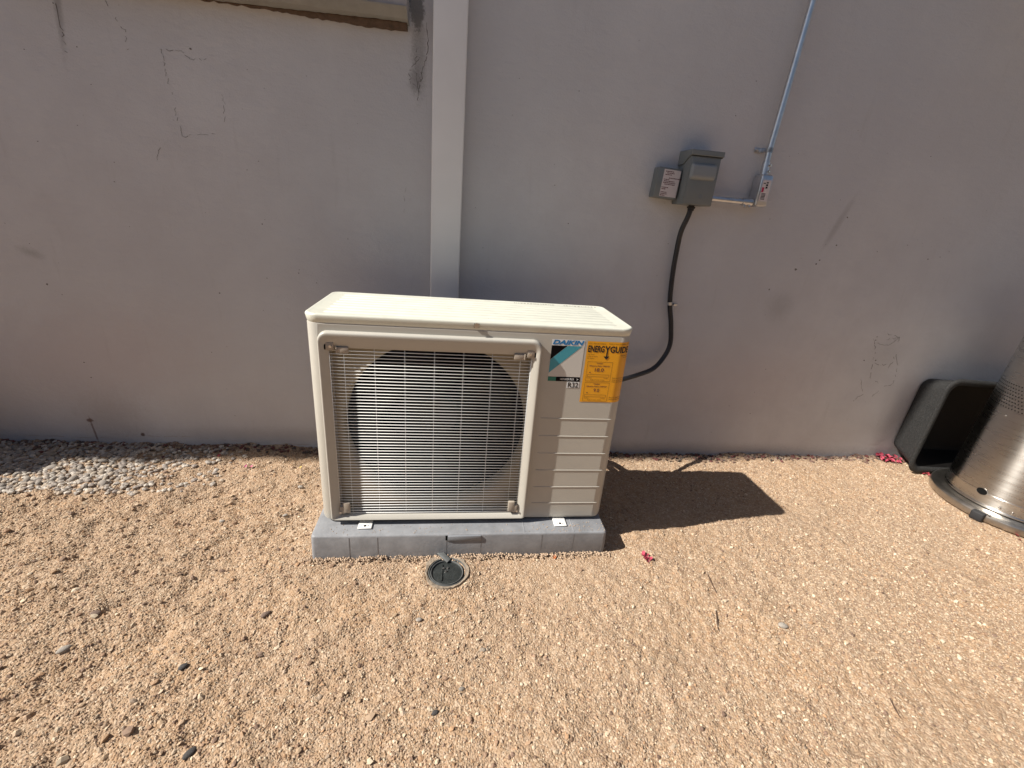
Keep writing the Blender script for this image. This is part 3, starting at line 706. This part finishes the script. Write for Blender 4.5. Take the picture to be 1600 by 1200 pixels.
# ================================================================== ADDED PLANTER (out of view, there to shade the lower left wall)
pt = empty('added_shade_planter', (-2.25, -.17, 0), 'dark timber planter box added out of view to shade the lower left wall', 'planter')
for i in range(5): box('plank', (-.32, .32, -.135, -.115, .01+i*.086, .092+i*.086), mat('dark_timber', (.05, .035, .028), .8, var=.3, vscale=20) if i == 0 else bpy.data.materials['dark_timber'], pt, .003)
for i in range(5):
    for x in (-.32, .30): box('end_plank', (x, x+.02, -.113, .15, .01+i*.086, .092+i*.086), bpy.data.materials['dark_timber'], pt, .003)
box('soil', (-.298, .298, -.113, .15, .02, .40), MT['debris'], pt)

# ================================================================== DRAIN
dn = empty('drain_cleanout', (DR[0], DR[1], 0), 'round dark plastic cleanout cap set in the gravel before the pad', 'drain cap')
lathe('pipe_rim', [(.0515, -.03), (.0515, .001), (.0525, .0025), (.0538, .0025), (.0548, .001), (.0548, -.03)], MT['drainr'], dn, 48, (.006, .003, 0), cap=False)
lathe('cap_rim', [(.0472, -.03), (.0472, .000), (.0465, .002), (.0452, .002), (.0442, .0005), (.0442, -.004)], MT['drainr'], dn, 48, (.004, .001, 0), cap=False)
cp = lathe('cap', [(.0442, -.003), (.030, -.0018), (.0001, -.0012)], MT['drain'], dn, 40, (.004, .001, 0), cap=False)
box('cap_bar', (-.012, -.008, -.030, .032, -.003, .0012), MT['drain'], cp, .001)
for x, y in ((-.006, .016), (.006, .0175), (.001, .005)): lathe('bolt', [(.003, -.003), (.003, .002), (.0022, .0032), (.0001, .0034)], MT['screw'], cp, 10, (x, y, 0), cap=False)
lathe('dark_well', [(.0001, -.022), (.056, -.022)], MT['hole'], dn, 32, cap=False)
# crusty ring of mortar
bm = bmesh.new(); rings = [[], [], [], []]
for k in range(60):
    a = 2*PI*k/60; n_ = .5+.5*math.sin(a*3+1)+random.uniform(-.3, .3); ro_ = .064+.010*n_*(1 if PI*.2 < a < PI*1.25 else .3)
    for i, (rad, z) in enumerate(((.0545, -.012), (.0555, .002+random.uniform(0, .0012)), (ro_-.003, .0035+random.uniform(-.001, .0018)), (ro_, -.010))):
        rings[i].append((.004+rad*math.cos(a), .002+rad*math.sin(a), z))
loft(rings, bm=bm); link('mortar_collar', bm_mesh(bm), MT['crust'], dn, 50)
ch = box('plastic_offcut', (-.022, .022, -.008, .008, -.002, .003), MT['drainr'], None, .0012)
ch.location = (-.040, -.655, .007); ch.rotation_euler = (.25, .2, -.75); tag(ch, 'small grey plastic offcut lying between pad and cleanout cap', 'scrap')

# ================================================================== DISCONNECT BOX
X0, X1, YF, Z0, Z1 = .748, .8575, -.094, 1.058, 1.232
dc = empty('disconnect_box', (.80, 0, Z0), 'grey metal electrical disconnect box on the wall right of the unit', 'electrical box')
def R_(d, o=(.80, 0, Z0)): return (d[0]-o[0], d[1]-o[0], d[2]-o[1], d[3]-o[1], d[4]-o[2], d[5]-o[2])
bx = box('box_body', R_((X0, X1, YF+.004, -.0015, Z0, Z1-.006)), MT['boxg'], dc, .003)
box('box_face', R_((X0+.003, X1-.002, YF, YF+.006, Z0+.002, Z1-.020)), MT['boxg'], dc, .0025)
# raised hood with slanted cheeks
b = bmesh.new(); hx0, hx1 = X0-.80-.004, X1-.80+.004; z1 = Z1-Z0
prof = [(-.0012, z1+.002), (YF-.006, z1-.001), (YF-.0062, z1-.017), (YF+.012, z1-.020), (-.045, z1-.042), (-.0012, z1-.046)]
loft([[(hx0, y, z) for y, z in prof], [(hx1, y, z) for y, z in prof]], cap0=True, cap1=True, bm=b)
bmesh.ops.bevel(b, geom=list(b.edges), offset=.0012, segments=1, affect='EDGES')
link('hood', bm_mesh(b), MT['boxg'], dc, 30)
box('hood_seam', (hx0+.003, hx1-.003, YF-.0028, YF+.002, z1-.0205, z1-.0172), MT['boxd'], dc)
# embossed pull
b = bmesh.new(); x0, x1, za, zb_ = -.048, .046, .081, .132
rings = []
for i, h in ((0, 0), (.002, .006), (.005, .0095), (.010, .0105)): rings.append([(x, YF-h, z) for x, z in rrect(x0+i, x1-i, za+i*1.5, zb_-i, .008, 5)])
loft(rings, cap1=True, bm=b); link('pull_handle', bm_mesh(b), MT['boxh'], dc, 40)
lathe('knockout', [(.0001, -.0008), (.0075, -.0006), (.008, 0)], MT['boxg'], dc, 20, cap=False).matrix_local = Matrix.Translation((.008, YF-.0002, .028)) @ Matrix.Rotation(-PI/2, 4, 'X')
gl = lathe('cable_gland', [(.012, 0), (.012, -.004), (.016, -.0045), (.016, -.010), (.0125, -.011), (.0125, -.018), (.0001, -.018)], MT['rubber'], dc, 6, cap=False, smooth=20)
gl.location = (.004, -.050, 0)
# surge protector
sp = empty('surge_protector', (.703, 0, 1.073), 'small grey box with a white printed label left of the disconnect box', 'surge protector')
SB = (-.048, .038, -.048, -.0015, 0, .100)
mtx = Matrix.Rotation(math.radians(2.5), 4, 'Y')
box('case', SB, MT['boxg'], sp, .003, mtx=mtx)
lb = box('printed_label', (-.028, .034, -.0488, -.047, .006, .094), MT['paper'], sp, mtx=mtx)
b = bmesh.new(); z = .089; rr0 = random.Random(5)
lines = [(.004, .030), (.010, .026), (.004, .022), None, (.020, .050), (.002, .024), (.004, .044), (.002, .050), (.008, .044), None, (.000, .022), (.001, .016), None, (.001, .024), (.001, .022), (.0, .020)]
for ln in lines:
    if ln:
        x = -.026+ln[0]
        while x < -.026+ln[0]+ln[1]*.9:
            wd = rr0.uniform(.002, .006); box_bm(x, x+wd, -.0492, -.0487, z-.0026, z, bm=b, mtx=mtx); x += wd+.0012
    z -= .0052
link('label_print', bm_mesh(b), MT['inkr'], lb)
box('side_bracket', (.0385, .043, -.035, -.004, .015, .085), MT['rubber'], sp)

# ================================================================== STEEL CONDUIT
cd = empty('metal_conduit', (1.05, 0, 1.08), 'galvanised steel conduit running up the wall from the disconnect box elbow', 'conduit')
oc = (1.05, 0, 1.08)
tube('horizontal_tube', rel(oc, [(.8600, -.040, 1.088), (1.040, -.040, 1.086)]), .0105, MT['galv'], cd, 20)
tube('vertical_tube', rel(oc, [(1.0595, -.036, 1.17), (1.0610, -.032, 1.26), (1.082, -.030, 1.75), (1.230, -.030, 4.45)]), .0105, MT['galv'], cd, 20)
tube('locknut', rel(oc, [(.8610, -.040, 1.088), (.8680, -.040, 1.088)]), .0155, MT['galv'], cd, 16)
cpn = tube('coupling', rel(oc, [(1.000, -.040, 1.0865), (1.036, -.040, 1.0860)]), .0138, MT['galv'], cd, 20)
for x in (1.006, 1.026): tube('set_screw', rel(oc, [(x, -.047, 1.076), (x, -.054, 1.067)]), .0040, MT['screw'], cpn, 8)
cpv = tube('coupling', rel(oc, [(1.0592, -.038, 1.178), (1.0600, -.035, 1.222)]), .0136, MT['galv'], cd, 20)
for z in (1.192, 1.212): tube('set_screw', rel(oc, [(1.064, -.048, z), (1.067, -.056, z)]), .0038, MT['screw'], cpv, 8)
b = box_bm(1.040-1.05, 1.083-1.05, -.064, -.008, 1.072-1.08, 1.182-1.08, bev=.009, seg=3)
lbx = link('elbow_body', bm_mesh(b), MT['galv'], cd, 40)
b = box_bm(1.0425-1.05, 1.0805-1.05, -.0665, -.0625, 1.076-1.08, 1.178-1.08, bev=.0018); pl_ = link('elbow_plate', bm_mesh(b), MT['galv'], lbx, 40)
lb = box('elbow_sticker', (1.0455-1.05, 1.0775-1.05, -.0672, -.0664, 1.092-1.08, 1.163-1.08), MT['paper'], cd)
b = bmesh.new()
for (x0, x1, z0, z1) in ((.013, .020, .072, .076), (.013, .020, .063, .069), (.013, .020, .055, .061), (.002, .010, .070, .073)): box_bm(x0-.003, x1-.003, -.0676, -.0671, z0, z1, bm=b)
for i in range(5): box_bm(.000, .016, -.0676, -.0671, .018+i*.0045, .0202+i*.0045, bm=b)
link('sticker_print', bm_mesh(b), MT['ink'], lb)
box('sticker_mark', (-.003, .005, -.0677, -.0671, .042, .058), MT['red'], lb)
# one-hole strap
st = bmesh.new(); rings = []
for i in range(13):
    a = PI*i/12; rings.append([(1.0605-1.05+.0125*math.cos(a), -.031-.0125*math.sin(a)+0, 1.255-1.08), (1.0605-1.05+.0125*math.cos(a), -.031-.0125*math.sin(a), 1.270-1.08)])
bm = loft(rings, close=False, bm=st); bmesh.ops.solidify(bm, geom=list(bm.faces), thickness=-.002)
spp = link('strap', bm_mesh(bm), MT['galv'], cd, 40)
box('strap_leg', (1.046-1.05, 1.049-1.05, -.031, -.002, .175, .190), MT['galv'], spp); box('strap_foot', (1.022-1.05, 1.047-1.05, -.005, -.0015, .175, .190), MT['galv'], spp, .001)
o = lathe('strap_screw', [(.0001, -.006), (.004, -.005), (.0062, -.002), (.0064, 0)], MT['screw'], spp, 12, cap=False); o.location = (1.030-1.05, -.006, .1825); o.rotation_euler = (PI/2, 0, 0)
o.rotation_euler = (-PI/2, PI, 0)

# ================================================================== FLEX CABLE
fc_ = empty('flexible_cable', (.82, -.04, .70), 'black flexible cable hanging from the disconnect box to the unit', 'cable'); oc2 = (.82, -.04, .70)
pts = [(.804, -.050, 1.046), (.800, -.046, 1.015), (.792, -.034, .965), (.795, -.024, .90), (.800, -.020, .807), (.812, -.020, .70), (.835, -.022, .61), (.845, -.03, .53), (.825, -.04, .475), (.78, -.06, .43), (.71, -.09, .412), (.62, -.14, .405), (.48, -.22, .40)]
tube('cable_jacket', rel(oc2, spline(pts, 10)), .0095, MT['cable'], fc_, 14)
s_ = tube('cable_strap', rel(oc2, [(.8115, -.020, .700), (.8138, -.020, .688)]), .0115, MT['galv'], fc_, 14)
box('strap_tab', (.006-.002, .018, .006, .0185, -.012, -.001), MT['galv'], fc_, .001)

# ================================================================== RUBBER TUB
tb = empty('mixing_tub', (2.07, -.14, 0), 'black rubber mixing tub standing on edge against the wall', 'tub')
def tr(i, d, r=.055, fl=0): return [(x, d, z) for x, z in rrect(0+i, .66-i, 0+i, .455-i, r, 8)]
rings = [tr(.053, .143, .045), tr(.045, .140, .045), tr(.012, .006, .05), tr(.000, .004, .055), tr(-.004, -.001, .058), tr(.000, -.007, .056), tr(.010, -.008, .05), tr(.022, -.004, .045), tr(.026, .002, .042)]
inner_r = [tr(.026, .002, .042), tr(.034, .03, .042), tr(.054, .130, .038), tr(.064, .135, .03)]
lean = Matrix.Rotation(math.radians(2), 4, 'Y')
b = loft(rings, cap0=True); b.transform(lean); link('tub_shell', bm_mesh(b), MT['tubrim'], tb, 50)
b = loft(inner_r, cap1=True); b.transform(lean); link('tub_lining', bm_mesh(b), MT['tub'], tb, 50)
tb.location = (2.050, -.147, .014)

# ================================================================== PATIO HEATER
ph_ = empty('patio_heater', (2.285, -.40, 0), 'brushed stainless steel patio heater standing right of the tub', 'patio heater')
lathe('base_plate', [(.10, .000), (.252, .000), (.259, .003), (.261, .012), (.258, .026), (.249, .034), (.235, .037), (.19, .041), (.01, .041)], MT['steelb'], ph_, 96, smooth=30, cap=False)
def rb(z): return .215-.027*(z-.04)/.79
hs = lathe('tank_housing', [(rb(.041)+.003, .0415), (rb(.05)+.003, .0465), (rb(.05), .050), (rb(.090), .090), (rb(.0915)+.0010, .0925), (rb(.094)+.0010, .0945), (rb(.096), .096)]+[(rb(z), z) for z in np.linspace(.12, .80, 18)]+[(rb(.82), .82), (.16, .835), (.02, .84)], MT['steel'], ph_, 128, smooth=25, cap=False)
# round cut-out near the base, facing the camera
cam_dir = math.atan2(-1.7228+.40, -.0184-2.285)
def on_house(ang, z, off): r_ = rb(z)+off; return Vector((r_*math.cos(ang), r_*math.sin(ang), z))
def disc(ang, z, rad, off, n=16, rz=1.):
    P = []
    for k in range(n):
        a = 2*PI*k/n; P.append(tuple(on_house(ang+rad*math.cos(a)/rb(z), z+rad*rz*math.sin(a), off)))
    return P
P_ = disc(HA := -3.03, .095, .0175, .0016, 24, .75); raw_mesh('round_opening', P_, [tuple(range(24))], MT['hole'], hs)
b = bmesh.new(); P2 = [[Vector(p) for p in disc(HA, .095, rr_, of, 24, .75)] for rr_, of in ((.0200, .0004), (.0195, .0022), (.0178, .0022), (.0172, .0012))]
loft(P2, bm=b); link('opening_rim', bm_mesh(b), MT['steel'], hs, 40)
# perforated band
V, Fq = [], []
for row in range(8):
    z = .432+row*.0125
    for k in range(110):
        a = 2*PI*(k+.5*(row % 2))/110-PI
        P_ = disc(a, z, .0027, .0006, 6); Fq.append(tuple(range(len(V), len(V)+6))); V += P_
o = raw_mesh('perforated_band', V, Fq, MT['hole'], hs); o['kind'] = 'stuff'
for a, z in ((-3.3, .40), (-2.55, .06), (-2.72, .062)):
    p = on_house(a, z, .001); o = lathe('rivet', [(.005, 0), (.0045, .002), (.0001, .003)], MT['screw'], hs, 12, cap=False)
    o.location = p; o.rotation_euler = Vector((math.cos(a), math.sin(a), 0)).to_track_quat('Z', 'Y').to_euler()
# rubber foot clipped on the base rim
fa = -2.86; fp = Vector((.262*math.cos(fa), .262*math.sin(fa), .014))
b = box_bm(-.014, .014, -.020, .020, -.016, .020, bev=.005, seg=2); bmesh.ops.transform(b, matrix=Matrix.Rotation(fa, 4, 'Z'), verts=b.verts)
o = link('rubber_foot', bm_mesh(b), MT['rubber'], ph_, 50); o.location = fp
o = lathe('foot_bolt', [(.006, 0), (.005, .004), (.0001, .005)], MT['screw'], ph_, 10, cap=False); o.location = (.256*math.cos(fa+.10), .256*math.sin(fa+.10), .034)
# pole, burner and reflector above the frame
tube('pole', [(0, 0, .83), (0, 0, 1.72)], .030, MT['steel'], ph_, 24)
lathe('burner', [(.03, 1.72), (.10, 1.74), (.105, 1.98), (.06, 2.0)], MT['steel'], ph_, 32)
lathe('reflector', [(.40, 2.02), (.405, 2.03), (.30, 2.09), (.05, 2.12), (.01, 2.12)], MT['steelb'], ph_, 48, cap=False)

# ================================================================== SMALL THINGS ON THE GROUND
def gz(x, y): return float(height(x, y, False))
def pebble(x, y, s, m, label, el=1.3, rz=0., grp='odd stones on the soil'):
    me = stone_mesh(int(abs(x*1000)+abs(y*777)), 2); me.materials.append(MT[m]); o = link('pebble', me)
    o.scale = (s*el, s, s*.9); o.location = (x, y, gz(x, y)+s*.35); o.rotation_euler = (.1, .1, rz); tag(o, label, 'stone', grp)
pebble(-.867, -.921, .0085, 'rk3', 'pale grey oblong stone alone on the soil at far left', 1.4, .8)
pebble(-.876, -.819, .008, 'rkb', 'brown stone on the soil just behind the pale oblong stone', 1.3, .3)
pebble(-.593, -.972, .0075, 'rkd', 'small dark round stone on bare soil right of the pale oblong one', 1.2, 1.0)
pebble(-.492, -1.141, .0085, 'rkd', 'dark pointed stone at the near edge of the yard, bottom left', 1.35, 1.0)
pebble(-.475, -.837, .0085, 'rkb', 'reddish brown pebble left of the pad corner, in open gravel', 1.3, .9)
pebble(-.094, -.865, .006, 'rk3', 'white chip of stone on the soil below the cleanout cap', 1.2, .2)
pebble(-.04, -1.093, .0055, 'rkd', 'tiny black stone at the near edge below the unit', 1.3, .6)
pebble(-.565, -.452, .006, 'rk3', 'small white stone left of the pad beside the unit', 1.2, .6)
pebble(-.743, -.484, .006, 'rk3', 'small white stone further left of the unit in open gravel', 1.2, .2)
pebble(.066, -.953, .006, 'rk2', 'tan pebble lower right of the cleanout cap', 1.3, .2)
pebble(.016, -1.043, .005, 'rk1', 'grey pebble near the bottom of the picture below the cleanout cap', 1.3, .2)
pebble(.874, -.925, .009, 'rk3', 'cream flat stone on the smooth soil at lower right', 1.3, -.3)
pebble(-.566, -.297, .007, 'rk3', 'whitish stone beside the left flank of the unit', 1.2, .2)

def petals(name, x, y, n, size, m, spread, label, cat='petals', h=0):
    V, Fq = [], []; rr_ = random.Random(int(abs(x)*999))
    for i in range(n):
        cx, cy = rr_.gauss(0, spread), rr_.gauss(0, spread*.7); a = rr_.uniform(0, 6.28); s = size*rr_.uniform(.6, 1.1); tl = Euler((rr_.uniform(-.7, .7), rr_.uniform(-.7, .7), a)).to_matrix()
        b0 = len(V); prof = [(-1, 0, 0), (-.5, .5, .2), (.2, .62, .3), (1, .05, .1), (.2, -.6, .32), (-.5, -.48, .22), (0, 0, -.05)]
        zb0 = gz(x+cx, y+cy)+.003+rr_.random()*h
        for p in prof: v = tl @ (Vector(p)*s); V.append((cx+v.x, cy+v.y, zb0-gz(x, y)+max(-.002, v.z)+s*.25))
        for k in range(6): Fq.append((b0+k, b0+(k+1) % 6, b0+6))
    o = raw_mesh(name, V, Fq, MT[m], None, 60); o.location = (x, y, gz(x, y)); tag(o, label, cat); return o
petals('fallen_flower', .587, -.672, 12, .011, 'petal', .009, 'crumpled crimson flower on the gravel right of the pad', 'flower', .004)
petals('fallen_flower', -.784, -.178, 4, .009, 'petal3', .008, 'pink flower near the wall between stones and unit', 'flower', .003)
petals('petal_pile', 2.072, -.035, 46, .013, 'petal', .026, 'heap of red petals at the lower left corner of the tub', 'petals', .018)
petals('petal_pile', 2.150, -.165, 8, .009, 'petal2', .012, 'few red petals between the tub and the heater base', 'petals', .006)
petals('petal_pile', 2.12, -.590, 9, .012, 'petal2', .030, 'dry red petals by the near rim of the heater base', 'petals', .006)
petals('fallen_leaf', .299, -.655, 1, .013, 'leafo', .0, 'orange dry leaf against the front edge of the pad', 'leaf')
petals('fallen_leaf', -.605, -.174, 1, .010, 'leafy', .0, 'yellow leaf in the gravel just left of the unit', 'leaf')
petals('petal_pile', .93, -.045, 12, .008, 'debris', .05, 'scattered dark red petals at the wall foot behind the unit shadow', 'petals', .006)
petals('fallen_flower', -.928, -.099, 2, .010, 'petal2', .004, 'dark red petal in the shade by the wall right of the stones', 'petals')
for pts, lb_ in (([(.757, -.742), (.750, -.78), (.746, -.81)], 'thin dark twig on the gravel right of the crimson flower'), ([(.714, -.868), (.700, -.90), (.688, -.928)], 'short twig lying in the gravel at lower centre right'),
                 ([(1.008, -1.118), (1.000, -1.14), (.995, -1.16)], 'small twig at the bottom edge of the yard on the right')):
    o = tube('twig', [(a-pts[0][0], b_-pts[0][1], gz(a, b_)-gz(*pts[0])+.003) for a, b_ in pts], [.0012, .0016, .0008], MT['twig'], None, 6); o.location = (*pts[0], gz(*pts[0])); tag(o, lb_, 'twig')
S.render.resolution_x = 1024; S.render.resolution_y = 768
